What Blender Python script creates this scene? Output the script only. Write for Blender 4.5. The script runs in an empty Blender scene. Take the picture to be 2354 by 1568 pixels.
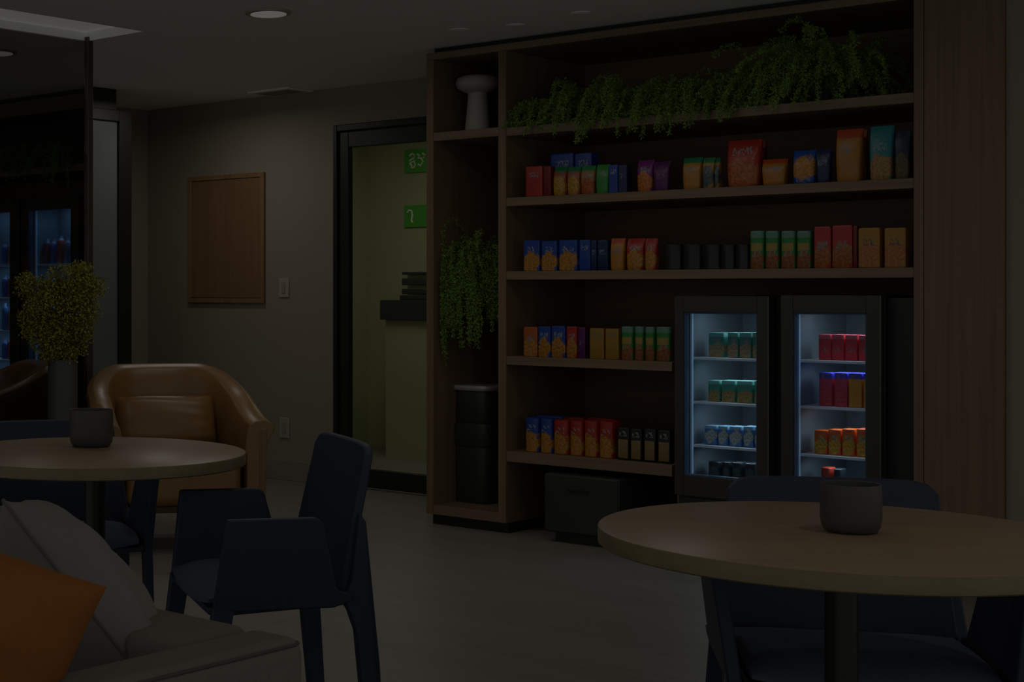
import bpy, math, random
from mathutils import Vector, Matrix
random.seed(7)
S = bpy.context.scene
COL = S.collection
# ------------------------------------------------------------------ camera, world, exposure
F = 3555.0; PX, PY = 400.0, 665.0; EYE = 1.2; A = math.radians(45.36); CA, SA = math.cos(A), math.sin(A)
cam = bpy.data.cameras.new('camera'); co = bpy.data.objects.new('camera', cam); COL.objects.link(co)
co.location = (0, 0, EYE); co.rotation_euler = (math.pi/2, 0, A)
cam.sensor_width = 36; cam.lens = 36*F/2354; cam.shift_x = (1177-PX)/2354; cam.shift_y = -(784-PY)/2354
cam.clip_start = 0.05; S.camera = co
S.view_settings.view_transform = 'Standard'; S.view_settings.look = 'None'; S.view_settings.gamma = 1
S.view_settings.use_curve_mapping = False; S.view_settings.exposure = -3.75
w = bpy.data.worlds.new('world'); S.world = w; w.use_nodes = True
w.node_tree.nodes['Background'].inputs[0].default_value = (0.93, 0.97, 1.0, 1)
w.node_tree.nodes['Background'].inputs[1].default_value = 2.4
CEIL = 2.43

def area(name, loc, size, power, col=(1, .93, .82), rot=(0, 0, 0), shape='DISK', sy=None, spread=None):
    l = bpy.data.lights.new(name, 'AREA'); l.shape = shape; l.size = size; l.energy = power; l.color = col
    if sy: l.size_y = sy
    if spread: l.spread = math.radians(spread)
    o = bpy.data.objects.new(name, l); COL.objects.link(o); o.location = loc; o.rotation_euler = rot
    return o

def ray(px, py=PY):
    u = (px-PX)/F
    return Vector((u*CA-SA, u*SA+CA, -(py-PY)/F))
def on_y(px, py, y): r = ray(px, py); t = y/r.y; return Vector((r.x*t, y, EYE+r.z*t))
def on_x(px, py, x): r = ray(px, py); t = x/r.x; return Vector((x, r.y*t, EYE+r.z*t))
def on_z(px, py, z): r = ray(px, py); t = (z-EYE)/r.z; return Vector((r.x*t, r.y*t, z))
def cw(X, Z): return (X*CA-Z*SA, X*SA+Z*CA)          # room position from sideways and forward distance
def cdir(X, Z): v = cw(X, Z); return math.atan2(v[1], v[0])

# ------------------------------------------------------------------ materials
K = 14.0
def lin(c): c /= 255; return c/12.92 if c <= .04045 else ((c+.055)/1.055)**2.4
def C(r, g, b, k=K): return (min(lin(r)*k, 1), min(lin(g)*k, 1), min(lin(b)*k, 1), 1)
class N:
    def __init__(s, name, rough=.6, metal=0, spec=.5):
        s.m = bpy.data.materials.new(name); s.m.use_nodes = True; s.t = s.m.node_tree; s.b = s.t.nodes['Principled BSDF']
        s.b.inputs['Roughness'].default_value = rough; s.b.inputs['Metallic'].default_value = metal
        s.b.inputs['Specular IOR Level'].default_value = spec
    def new(s, t, **kw):
        n = s.t.nodes.new(t)
        for k, v in kw.items(): setattr(n, k, v)
        return n
    def put(s, sock, v):
        if isinstance(v, bpy.types.NodeSocket): s.t.links.new(v, sock)
        elif v is not None: sock.default_value = v
    def coord(s, which='Object', scale=(1, 1, 1)):
        tc = s.new('ShaderNodeTexCoord'); mp = s.new('ShaderNodeMapping'); s.put(mp.inputs[0], tc.outputs[which]); mp.inputs['Scale'].default_value = scale
        return mp.outputs[0]
    def noise(s, vec, sc=5, det=3, rough=.5):
        n = s.new('ShaderNodeTexNoise'); s.put(n.inputs['Vector'], vec); n.inputs['Scale'].default_value = sc; n.inputs['Detail'].default_value = det; n.inputs['Roughness'].default_value = rough
        return n.outputs[0]
    def math(s, op, a, b=0.0, c=None, clamp=False):
        n = s.new('ShaderNodeMath', operation=op, use_clamp=clamp); s.put(n.inputs[0], a); s.put(n.inputs[1], b)
        if c is not None: s.put(n.inputs[2], c)
        return n.outputs[0]
    def mix(s, f, a, b):
        n = s.new('ShaderNodeMix', data_type='RGBA'); s.put(n.inputs[0], f); s.put(n.inputs[6], a); s.put(n.inputs[7], b)
        return n.outputs[2]
    def ramp(s, v, lo, hi): return s.math('MULTIPLY', s.math('SUBTRACT', v, lo), 1/(hi-lo), clamp=True)
    def bump(s, h, st=.2, d=.01):
        n = s.new('ShaderNodeBump'); s.put(n.inputs['Height'], h); n.inputs['Strength'].default_value = st; n.inputs['Distance'].default_value = d
        s.put(s.b.inputs['Normal'], n.outputs[0])
    def base(s, c): s.put(s.b.inputs['Base Color'], c); return s.m
def plain(name, c, rough=.6, metal=0, spec=.5, var=.08, sc=3):
    n = N(name, rough, metal, spec); v = n.noise(n.coord(), sc, 2)
    lo = tuple(x*(1-var) for x in c[:3])+(1,); hi = tuple(min(1, x*(1+var)) for x in c[:3])+(1,)
    return n.base(n.mix(v, lo, hi))
def wood(name, c, axis='z', rough=.5, contrast=.35, sc=1.0, spec=.4):
    n = N(name, rough, 0, spec)
    s = {'z': (60, 60, 1.2), 'x': (1.2, 60, 60), 'y': (60, 1.2, 60)}[axis]
    v = n.noise(n.coord('Object', tuple(q*sc for q in s)), 1.0, 4, .6)
    v2 = n.noise(n.coord('Object', tuple(q*sc*.22 for q in s)), 1.0, 2, .5)
    v = n.ramp(n.math('ADD', n.math('MULTIPLY', v, .6), n.math('MULTIPLY', v2, .4)), .3, .7)
    lo = (c[0]*(1-contrast*.8), c[1]*(1-contrast), c[2]*(1-contrast*1.15), 1); hi = tuple(min(1, x*(1+contrast*.5)) for x in c[:3])+(1,)
    n.bump(v, .08, .002)
    return n.base(n.mix(v, lo, hi))
def fabric(name, c, sc=900, var=.25, rough=.95, st=.3):
    n = N(name, rough, 0, .2); v = n.noise(n.coord(), sc*.25, 2, .7); v2 = n.noise(n.coord(), 4, 3)
    lo = tuple(x*(1-var) for x in c[:3])+(1,); hi = tuple(min(1, x*(1+var)) for x in c[:3])+(1,)
    n.bump(v, st, .003)
    return n.base(n.mix(n.math('ADD', n.math('MULTIPLY', v, .65), n.math('MULTIPLY', v2, .35)), lo, hi))
def emit(name, c, st):
    n = N(name); n.b.inputs['Emission Color'].default_value = c; n.b.inputs['Emission Strength'].default_value = st; return n.base(c)
def glass(name, tint, rough=.02, refl=1.0):
    m = bpy.data.materials.new(name); m.use_nodes = True; t = m.node_tree; t.nodes.clear()
    o = t.nodes.new('ShaderNodeOutputMaterial'); tr = t.nodes.new('ShaderNodeBsdfTransparent'); g = t.nodes.new('ShaderNodeBsdfGlossy')
    fr = t.nodes.new('ShaderNodeFresnel'); fr.inputs[0].default_value = 1.35; mx = t.nodes.new('ShaderNodeMixShader')
    mu = t.nodes.new('ShaderNodeMath'); mu.operation = 'MULTIPLY'; mu.inputs[1].default_value = refl
    tr.inputs[0].default_value = tint; g.inputs[1].default_value = rough
    t.links.new(fr.outputs[0], mu.inputs[0]); t.links.new(mu.outputs[0], mx.inputs[0]); t.links.new(tr.outputs[0], mx.inputs[1]); t.links.new(g.outputs[0], mx.inputs[2]); t.links.new(mx.outputs[0], o.inputs[0])
    return m

M = {}
M['wall'] = plain('wall paint', C(42, 39, 33), .9, var=.03)
M['ceil'] = plain('ceiling paint', C(77, 75, 73), .9, var=.02)
M['woodz'] = wood('oak upright', C(35, 28, 19), 'z')
M['woodx'] = wood('oak shelf', C(35, 29, 21), 'x')
M['woodp'] = wood('oak wall panel', C(38, 27, 16), 'z', contrast=.25)
M['black'] = plain('black powder coat', C(3, 3, 2), .45)
M['blackp'] = plain('black plastic', C(8, 8, 7), .5)
M['fridge'] = plain('fridge shell', C(9, 8, 6), .4)
M['inner'] = plain('fridge liner', C(34, 38, 40), .5, var=.03)
M['gasket'] = plain('fridge gasket', C(14, 22, 30), .4)
M['wire'] = plain('fridge shelf white', C(76, 76, 76), .4)
M['led'] = emit('fridge light', (.5, .75, 1, 1), .35)
M['bronze'] = plain('bronze metal', C(20, 17, 14), .35, .4)
M['navy'] = plain('navy polypropylene', C(8, 10, 15), .55, spec=.35)
M['navyseat'] = fabric('navy seat fabric', C(20, 22, 27), 500, .12)
M['leather'] = None
M['darkwood'] = wood('dark stained wood', C(20, 15, 9), 'z')
M['legwood'] = wood('brown chair frame', C(34, 26, 16), 'z')
M['edge'] = wood('table edge ply', C(36, 31, 20), 'x', contrast=.2, sc=1.6)
M['steel'] = plain('dark table column', C(11, 10, 8), .35, .5)
M['mug'] = plain('charcoal stoneware', C(17, 16, 14), .55, var=.15, sc=12)
M['vase'] = plain('grey ceramic', C(56, 54, 50), .6)
M['lidm'] = plain('brushed lid', C(50, 50, 50), .35, .3)
M['grey'] = fabric('grey sofa tweed', C(34, 31, 28), 900, .35, st=.5)
M['pillow'] = fabric('light grey linen', C(38, 36, 33), 700, .12)
M['rust'] = fabric('rust wool', C(43, 23, 7), 500, .2)
M['rustp'] = plain('seam thread', C(30, 28, 24), .9)
M['plast'] = plain('white plastic plate', C(50, 47, 42), .4, var=.02)
M['base'] = plain('grey baseboard', C(38, 36, 31), .7)
M['glass'] = glass('tinted partition glass', (.64, .62, .60, 1), refl=.7)
M['fglass'] = glass('fridge door glass', (.88, .94, 1, 1), refl=.22)
M['dglass'] = glass('door glass', (.93, .95, .9, 1), refl=.5)
M['frost'] = plain('frosted panel', C(28, 30, 30), .35)
M['grn'] = plain('green sign', C(20, 50, 12), .6)
M['glyph'] = plain('pale sign lettering', C(80, 84, 70), .6)
M['yel'] = plain('cream back room wall', C(50, 50, 38), .9)
M['lamp'] = emit('downlight lens', (1, .97, .92, 1), 1.0)
M['cove'] = emit('ceiling light strip', (1, .99, .97, 1), .62)
def leather():
    n = N('tan leather', .38, 0, .55); c = C(37, 25, 9); v = n.noise(n.coord(), 6, 4); n.bump(n.noise(n.coord(), 140, 2), .08, .002)
    return n.base(n.mix(v, tuple(x*.8 for x in c[:3])+(1,), tuple(x*1.15 for x in c[:3])+(1,)))
M['leather'] = leather()
def tabletop():
    n = N('oak table top', .34, 0, .75); v = n.noise(n.coord('Object', (3, 130, 1)), 1, 4, .65); v2 = n.noise(n.coord('Object', (1, 18, 1)), 1, 3)
    c = C(45, 36, 26)
    f = n.math('ADD', n.math('MULTIPLY', v, .6), n.math('MULTIPLY', v2, .4))
    n.bump(v, .05, .001)
    return n.base(n.mix(n.ramp(f, .3, .7), tuple(x*.8 for x in c[:3])+(1,), tuple(x*1.12 for x in c[:3])+(1,)))
M['table'] = tabletop()
def floorm():
    n = N('pale oak plank floor', .42, 0, .4)
    v = n.noise(n.coord('Object', (1.5, 55, 1)), 1, 5, .6); v2 = n.noise(n.coord('Object', (.5, 7, 1)), 1, 3)
    br = n.new('ShaderNodeTexBrick'); n.put(br.inputs['Vector'], n.coord('Object', (1, 1, 1)))
    br.inputs['Scale'].default_value = 1; br.inputs['Brick Width'].default_value = 1.6; br.inputs['Row Height'].default_value = .19; br.inputs['Mortar Size'].default_value = .0015
    br.inputs['Color1'].default_value = (.47, .47, .47, 1); br.inputs['Color2'].default_value = (.56, .56, .56, 1); br.inputs['Mortar'].default_value = (.25, .25, .25, 1)
    f = n.math('ADD', n.math('MULTIPLY', v, .5), n.math('ADD', n.math('MULTIPLY', v2, .25), n.math('MULTIPLY', br.outputs[0], .25)))
    c = C(38, 36, 33); n.bump(v, .06, .002)
    return n.base(n.mix(n.ramp(f, .3, .68), tuple(x*.72 for x in c[:3])+(1,), tuple(x*1.15 for x in c[:3])+(1,)))
M['floor'] = floorm()
def leaf(name, c):
    n = N(name, .6, 0, .3); v = n.noise(n.coord(), 30, 2); n.b.inputs['Subsurface Weight'].default_value = 0
    return n.base(n.mix(v, tuple(x*.5 for x in c[:3])+(1,), tuple(min(1, x*1.5) for x in c[:3])+(1,)))
M['fern'] = leaf('asparagus fern green', C(29, 40, 12)); M['shrub'] = leaf('olive shrub leaf', C(40, 39, 8)); M['twig'] = plain('twig', C(20, 16, 9), .8)

_pk = {}
PK = 6.3
def P(*a): return C(*a, k=PK)
def pack_mat(base, top=None, food=None, fz=.3, mark=(1, 1, 1), mz=.7, label=None, lz=.58, lh=.1):
    key = (base, top, food, fz, mark, mz, label, lz, lh)
    if key in _pk: return _pk[key]
    n = N('printed package', .38, 0, .5); tc = n.new('ShaderNodeTexCoord'); sp = n.new('ShaderNodeSeparateXYZ'); n.put(sp.inputs[0], tc.outputs['Generated'])
    x, z = sp.outputs[0], sp.outputs[2]; ob = n.coord('Object')
    col = n.mix(n.noise(ob, 18, 3), tuple(q*.75 for q in P(*base)[:3])+(1,), P(*base))
    if top: col = n.mix(n.ramp(n.math('ADD', z, n.math('MULTIPLY', n.noise(ob, 25, 1), .06)), .84, .87), col, P(*top))
    if food:
        ex = n.math('MULTIPLY', n.math('SUBTRACT', x, .5), 1.9); ez = n.math('MULTIPLY', n.math('SUBTRACT', z, fz-.03), 2.7)
        e = n.math('ADD', n.math('MULTIPLY', ex, ex), n.math('MULTIPLY', ez, ez)); e = n.math('ADD', e, n.math('MULTIPLY', n.math('SUBTRACT', n.noise(ob, 32, 3), .5), 3.0))
        fc = n.mix(n.ramp(n.noise(ob, 110, 3), .35, .65), tuple(q*.5 for q in P(*food)[:3])+(1,), P(*food))
        col = n.mix(n.ramp(e, 1.15, .85), col, fc)
    if label:
        bx = n.math('MULTIPLY', n.math('SUBTRACT', x, .5), 2); bz = n.math('MULTIPLY', n.math('SUBTRACT', z, .5), 1)
        inb = n.math('MULTIPLY', n.math('LESS_THAN', n.math('ABSOLUTE', bx), .8), n.math('LESS_THAN', n.math('ABSOLUTE', n.math('SUBTRACT', z, lz)), lh))
        col = n.mix(inb, col, P(*label))
    if mark:
        g = n.noise(n.coord('Object', (150, 150, 90)), 1, 1); inr = n.math('MULTIPLY', n.math('LESS_THAN', n.math('ABSOLUTE', n.math('SUBTRACT', x, .5)), .3), n.math('LESS_THAN', n.math('ABSOLUTE', n.math('SUBTRACT', z, mz)), .085))
        col = n.mix(n.math('MULTIPLY', inr, n.math('GREATER_THAN', g, .53)), col, tuple(.3*q for q in mark)+(1,))
    n.bump(n.noise(ob, 40, 2), .35, .004)
    _pk[key] = n.base(col); return _pk[key]

# ------------------------------------------------------------------ mesh helpers
class MB:
    def __init__(s): s.v = []; s.f = []
    def add(s, vs, fs):
        o = len(s.v); s.v += [tuple(v) for v in vs]; s.f += [tuple(i+o for i in f) for f in fs]; return s
    def box(s, x0, x1, y0, y1, z0, z1):
        x0, x1 = min(x0, x1), max(x0, x1); y0, y1 = min(y0, y1), max(y0, y1); z0, z1 = min(z0, z1), max(z0, z1)
        return s.add([(x0, y0, z0), (x1, y0, z0), (x1, y1, z0), (x0, y1, z0), (x0, y0, z1), (x1, y0, z1), (x1, y1, z1), (x0, y1, z1)],
                     [(0, 3, 2, 1), (4, 5, 6, 7), (0, 1, 5, 4), (1, 2, 6, 5), (2, 3, 7, 6), (3, 0, 4, 7)])
    def hexa(s, b, t): return s.add(list(b)+list(t), [(0, 3, 2, 1), (4, 5, 6, 7), (0, 1, 5, 4), (1, 2, 6, 5), (2, 3, 7, 6), (3, 0, 4, 7)])
    def prism(s, pts, y0, y1, fy=None):     # polygon in xz pushed through y; fy(z) leans it sideways
        n = len(pts); fy = fy or (lambda z: 0)
        vs = [(p[0], y0+fy(p[1]), p[1]) for p in pts]+[(p[0], y1+fy(p[1]), p[1]) for p in pts]
        return s.add(vs, [tuple(range(n)), tuple(range(2*n-1, n-1, -1))]+[(i, i+n, (i+1) % n+n, (i+1) % n) for i in range(n)])
    def lathe(s, prof, n=40, cx=0, cy=0):
        o = len(s.v); m = len(prof)
        for r, z in prof:
            for k in range(n): a = 2*math.pi*k/n; s.v.append((cx+r*math.cos(a), cy+r*math.sin(a), z))
        for i in range(m-1):
            for k in range(n): s.f.append((o+i*n+k, o+i*n+(k+1) % n, o+(i+1)*n+(k+1) % n, o+(i+1)*n+k))
        s.f.append(tuple(o+k for k in range(n-1, -1, -1))); s.f.append(tuple(o+(m-1)*n+k for k in range(n))); return s
    def tube(s, pts, r, n=6, r1=None):
        o = len(s.v); m = len(pts); r1 = r if r1 is None else r1
        for i, p in enumerate(pts):
            p = Vector(p); q = Vector(pts[min(i+1, m-1)])-Vector(pts[max(i-1, 0)]); q.normalize()
            a = q.cross(Vector((0.13, .3, .94))).normalized(); b = q.cross(a); rr = r+(r1-r)*i/(m-1)
            for k in range(n): t = 2*math.pi*k/n; s.v.append(tuple(p+a*rr*math.cos(t)+b*rr*math.sin(t)))
        for i in range(m-1):
            for k in range(n): s.f.append((o+i*n+k, o+i*n+(k+1) % n, o+(i+1)*n+(k+1) % n, o+(i+1)*n+k))
        s.f.append(tuple(o+k for k in range(n))); s.f.append(tuple(o+(m-1)*n+k for k in range(n-1, -1, -1))); return s
    def build(s, name, mat, parent=None, loc=None, bevel=0, seg=2, smooth=30, rot=None, subsurf=0, world=True):
        me = bpy.data.meshes.new(name); off = Vector((0, 0, 0))
        if parent is not None and world: off = Vector(parent['org']) if 'org' in parent else Vector((0, 0, 0))
        if parent is None and loc is not None: off = Vector(loc)
        me.from_pydata([tuple(Vector(v)-off) for v in s.v], [], s.f)
        me.validate(); me.update()
        import bmesh
        bm = bmesh.new(); bm.from_mesh(me); bmesh.ops.recalc_face_normals(bm, faces=bm.faces); bm.to_mesh(me); bm.free()
        me.materials.append(mat); o = bpy.data.objects.new(name, me); COL.objects.link(o)
        if parent is not None: o.parent = parent; o['org'] = tuple(off)
        elif loc is not None: o.location = loc; o['org'] = tuple(loc)
        if rot is not None: o.rotation_euler = rot
        if bevel:
            b = o.modifiers.new('bevel', 'BEVEL'); b.width = bevel; b.segments = seg; b.limit_method = 'ANGLE'; b.angle_limit = math.radians(35)
        if subsurf: q = o.modifiers.new('sub', 'SUBSURF'); q.levels = subsurf; q.render_levels = subsurf
        if smooth:
            for p in me.polygons: p.use_smooth = True
            if not subsurf: me.set_sharp_from_angle(angle=math.radians(smooth))
        return o
def tag(o, label, cat, group=None, kind=None):
    if label: o['label'] = label
    if cat: o['category'] = cat
    if group: o['group'] = group
    if kind: o['kind'] = kind
    return o
def thing(name, label, cat, loc=(0, 0, 0), rz=0, group=None):
    o = bpy.data.objects.new(name, None); COL.objects.link(o); o.location = loc; o.rotation_euler = (0, 0, rz); o.empty_display_size = .1
    o['org'] = tuple(loc) if rz == 0 else (0, 0, 0)
    return tag(o, label, cat, group)
def struct(name, mb, mat, parent=None, **k):
    o = mb.build(name, mat, parent, **k)
    if parent is None: o['kind'] = 'structure'
    return o
def copy_tree(o, parent=None):
    c = o.copy(); COL.objects.link(c)
    if parent is not None: c.parent = parent
    for ch in list(o.children): copy_tree(ch, c)
    return c

# ------------------------------------------------------------------ key planes
YF, YD, XL, XG, YC = 6.48, 7.34, -7.69, -5.75, 6.25
def X(px, y=YF): return on_y(px, PY, y).x
xa, xb, xc, xd = X(980), X(996), X(1145), X(1163)
xe, xf, xg = X(2100), X(2123), X(2310)
YB = 7.22
# ------------------------------------------------------------------ setting
struct('floor', MB().box(-11, 3, -1.5, 11.5, -.06, 0), M['floor'])
ny = on_z(345, 70, CEIL).y; nx = on_z(170, 46, CEIL).x; fx = XG-.03
nx = max(nx, fx+.18)
c = MB(); c.box(-11, fx, -1.5, 11.5, CEIL, CEIL+.1); c.box(nx, 3, -1.5, 11.5, CEIL, CEIL+.1); c.box(fx, nx, ny, 11.5, CEIL, CEIL+.1); c.box(fx, nx, -1.5, 2.2, CEIL, CEIL+.1)
struct('ceiling', c, M['ceil'])
lt = thing('linear_ceiling_light', 'long recessed white light strip in the ceiling above the glass partition', 'ceiling light', ((fx+nx)/2, 3.8, CEIL))
MB().box(fx, nx, 2.2, ny, CEIL+.045, CEIL+.055).build('light_diffuser', M['cove'], lt)
tr = MB(); tr.box(fx, fx+.004, 2.2, ny, CEIL, CEIL+.045); tr.box(nx-.004, nx, 2.2, ny, CEIL, CEIL+.045); tr.box(fx, nx, ny-.004, ny, CEIL, CEIL+.045)
tr.build('trim_channel', M['ceil'], lt)
# back wall with door opening
dx0 = X(770, YD); dx1 = dx0+1.0; dtop = 2.2
wb = MB(); wb.box(XL-.12, dx0, YD, YD+.14, 0, CEIL); wb.box(dx0, dx1, YD, YD+.14, dtop, CEIL); wb.box(dx1, 1.5, YD, YD+.14, 0, CEIL)
struct('wall_back', wb, M['wall'])
struct('wall_left', MB().box(XL-.12, XL, 6.66, YD, 0, CEIL), M['wall'])
struct('wall_alcove', MB().box(-10.5, XL-.12, 6.62, 6.74, 0, CEIL), M['wall'])
struct('wall_far_left', MB().box(-10.6, -10.5, -1.5, 6.62, 0, CEIL), M['wall'])
struct('wall_right', MB().box(xg, 1.5, YF+.012, YF+.14, 0, CEIL), M['wall'])
struct('baseboard_back', MB().box(XL+.015, dx0-.03, YD-.016, YD, 0, .125), M['base'], bevel=.003)
struct('baseboard_right', MB().box(xg, 1.5, YF-.004, YF+.012, 0, .11), M['base'], bevel=.003)
struct('trim_door', MB().box(dx0-.05, dx0-.002, YD-.012, YD, 0, dtop), M['wall'])
# glazed door in the back wall
dr = thing('door_1', None, None, (dx0, YD, 0)); dr['kind'] = 'structure'
fr = MB(); fr.box(dx0, dx0+.03, YD-.02, YD+.1, 0, dtop); fr.box(dx1-.03, dx1, YD-.02, YD+.1, 0, dtop); fr.box(dx0+.03, dx1-.03, YD-.02, YD+.1, dtop-.04, dtop)
fr.build('door_frame', M['black'], dr, bevel=.004)
st = MB(); a0 = dx0+.034; a1 = dx1-.034
st.box(a0, a0+.07, YD+.0, YD+.045, .01, dtop-.044); st.box(a1-.07, a1, YD, YD+.045, .01, dtop-.044); st.box(a0+.07, a1-.07, YD, YD+.045, dtop-.14, dtop-.044); st.box(a0+.07, a1-.07, YD, YD+.045, .01, .12)
st.build('door_leaf', M['black'], dr, bevel=.004)
MB().box(a0+.065, a1-.065, YD+.018, YD+.026, .115, dtop-.135).build('glass_pane', M['dglass'], dr)
# back room
RY = 9.4
struct('wall_backroom', MB().box(-9.3, -3.9, RY, RY+.1, 0, CEIL), M['yel'])
struct('wall_backroom_left', MB().box(-9.4, X(846, RY)-.0, RY-.5, RY, 0, CEIL), M['yel'])
struct('wall_backroom_right', MB().box(-3.9, -3.8, YD+.14, RY+.1, 0, CEIL), M['yel'])
area('backroom_lamp', (-6.2, 8.2, CEIL-.03), .9, 45, (1, 1, .88))
def sign(px0, px1, py0, py1, glyphs, label):
    a = on_y(px0, py0, RY-.012); b = on_y(px1, py1, RY-.012)
    t = thing('wall_sign', label, 'sign', (a.x, RY, b.z))
    MB().box(a.x, b.x, RY-.014, RY-.001, b.z, a.z).build('sign_board', M['grn'], t)
    W = a.z-b.z; g = MB()
    for pts, gx in glyphs:
        g.tube([(a.x+W*(gx+p[0]), RY-.018, b.z+W*p[1]) for p in pts], W*.045, 6)
    g.build('lettering', M['glyph'], t)
g1 = [(.3, .72), (.42, .82), (.55, .75), (.5, .62), (.3, .52), (.35, .42), (.55, .5), (.58, .3), (.5, .2)]
g1b = [(.3, .4), (.42, .3), (.4, .18)]
g2 = [(.1, .78), (.2, .7), (.12, .6), (.3, .6), (.38, .42), (.25, .28), (.12, .35)]
g3 = [(.18, .66), (.28, .78), (.42, .76), (.46, .55), (.42, .3), (.48, .2)]
sign(930, 1010, 345, 393, [(g1, 0), (g1b, 0), (g2, .62), ([(.35, .8), (.5, .7), (.4, .6)], .62)], 'green sign with pale curly letters, upper of two seen through the glass door')
sign(930, 1010, 473, 520, [(g3, 0)], 'green sign with one hooked pale letter, lower of two seen through the glass door')
cz = on_y(900, 690, RY-.6).z; cx0 = X(873, RY-.6)
t = thing('counter', 'low dark counter against the cream wall beyond the glass door', 'counter', (cx0, RY-.3, 0))
MB().box(cx0, cx0+1.8, RY-.6, RY-.02, cz-.14, cz).build('worktop', M['blackp'], t, bevel=.004)
MB().box(cx0+.03, cx0+1.78, RY-.57, RY-.03, 0, cz-.14).build('body', M['yel'], t)
sx = X(933, RY-.45)
zz = cz
for i, (hh, wd, lb) in enumerate([(.035, .36, 'wide black tray lying on the counter beyond the door'), (.04, .3, 'black tray second in the stack beyond the glass door'), (.05, .28, 'thick dark box in the stack beyond the glass door'), (.022, .27, 'thin dark tray on top of the stack beyond the glass door')]):
    tag(MB().box(sx-.02*(i == 0), sx+wd, RY-.5, RY-.2, zz+.001, zz+hh).build('tray', M['blackp'], loc=(sx, RY-.35, zz), bevel=.006), lb, 'tray', 'trays on the back counter')
    zz += hh+(.024 if i > 0 else .006)
    if i < 3: tag(MB().box(sx+.03, sx+wd-.05, RY-.47, RY-.23, zz-(.023 if i > 0 else .005), zz).build('spacer', M['yel'], loc=(sx, RY-.35, zz-.023)), ['pale thin board between the lowest two dark trays beyond the door', 'pale board under the thick dark box beyond the door', 'pale board under the thin top tray beyond the door'][i], 'board')
# ceiling items
def downlight(p, r, label, lit=40):
    t = thing('recessed_downlight', label, 'ceiling light', (p[0], p[1], CEIL), group='recessed downlights')
    MB().lathe([(r+.02, CEIL-.001), (r+.018, CEIL-.008), (r, CEIL-.01), (r-.003, CEIL-.004), (r-.004, CEIL-.001)], 40, p[0], p[1]).build('trim_ring', M['plast'], t)
    MB().lathe([(r-.002, CEIL-.0095), (r-.002, CEIL-.012)], 40, p[0], p[1]).build('light_lens', M['lamp'], t)
p = on_z(617, 28, CEIL); downlight(p, .082, 'round recessed downlight in the ceiling right of the light strip')
q = on_z(-6, 119, CEIL); downlight(q, .082, 'round recessed downlight seen through the dark glass partition')
for i, (lx, ly, pw) in enumerate([(p.x, p.y, 14), (q.x, q.y, 12), (-3.1, 5.4, 8), (.6, 5.4, 4), (-3.8, 5.2, 14), (-6.55, 6.6, 20), (-5.3, 6.0, 3), (-8.6, 4.6, 7), (-4.3, 3.2, 12), (-2.4, 3.4, 8), (-.45, 2.9, 14)]):
    area('downlight_and_fill_glow', (lx, ly, CEIL-.03), .16, pw, (1, .95, .87), spread=170)  # first pair match visible downlights, most others are added fill lamps without fixtures
a = on_z(645, 209, CEIL)
t = thing('air_vent', 'rectangular slotted air vent in the ceiling above the wall panel', 'vent', (a.x, a.y, CEIL))
MB().box(a.x-.17, a.x+.17, a.y-.12, a.y+.12, CEIL-.012, CEIL-.001).build('frame', M['ceil'], t, bevel=.003)
v = MB()
for i in range(5): v.box(a.x-.14, a.x+.14, a.y-.08+i*.035, a.y-.06+i*.035, CEIL-.014, CEIL-.0125)
v.build('slats', M['base'], t)
for (px, py, r, lb) in [(1185, 57, .045, 'small round cover in the ceiling nearest the shelving unit'), (1055, 68, .05, 'small round cover in the ceiling, left of two by the shelving'), (1335, 29, .045, 'small round ceiling cover near the top edge above the shelving')]:
    a = on_z(px, py, CEIL)
    tag(MB().lathe([(r, CEIL-.001), (r, CEIL-.004), (r*.7, CEIL-.008), (r*.2, CEIL-.009)], 32, a.x, a.y).build('sprinkler_cover', M['ceil'], loc=(a.x, a.y, CEIL)), lb, 'ceiling cover')
# wall panel and plates
pa = on_y(437, 408, YD); pb = on_y(611, 697, YD)
t = thing('wall_panel', 'framed oak access panel on the wall left of the glass door', 'panel', (pa.x, YD, pb.z))
z0, z1 = pb.z, pa.z; x0, x1 = pa.x, pb.x; g = .03
fm = MB(); fm.box(x0, x1, YD-.022, YD-.001, z1-g, z1); fm.box(x0, x1, YD-.022, YD-.001, z0, z0+g); fm.box(x0, x0+g, YD-.022, YD-.001, z0+g, z1-g); fm.box(x1-g, x1, YD-.022, YD-.001, z0+g, z1-g)
fm.build('frame', wood('panel frame oak', C(41, 30, 18), 'z'), t, bevel=.002)
MB().box(x0+g+.004, x1-g-.004, YD-.018, YD-.002, z0+g+.004, z1-g-.004).build('door', M['woodp'], t, bevel=.001)
def plate(px, y0, y1, name, label, cat, kind):
    a = on_y(px-11.5, y0, YD); b = on_y(px+11.5, y1, YD); t = thing(name, label, cat, ((a.x+b.x)/2, YD, b.z))
    MB().box(a.x, b.x, YD-.008, YD-.001, b.z, a.z).build('cover_plate', M['plast'], t, bevel=.003)
    cx = (a.x+b.x)/2; cz = (a.z+b.z)/2
    MB().box(cx-.014, cx+.014, YD-.012, YD-.007, cz-.035, cz+.035).build(kind, plain('plate insert', C(44, 41, 36), .4), t, bevel=.002)
plate(654, 640, 684, 'light_switch', 'white rocker light switch on the wall right of the oak panel', 'switch', 'rocker')
plate(655, 959, 1008, 'wall_outlet', 'white wall outlet low on the wall below the light switch', 'outlet', 'socket')

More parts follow.
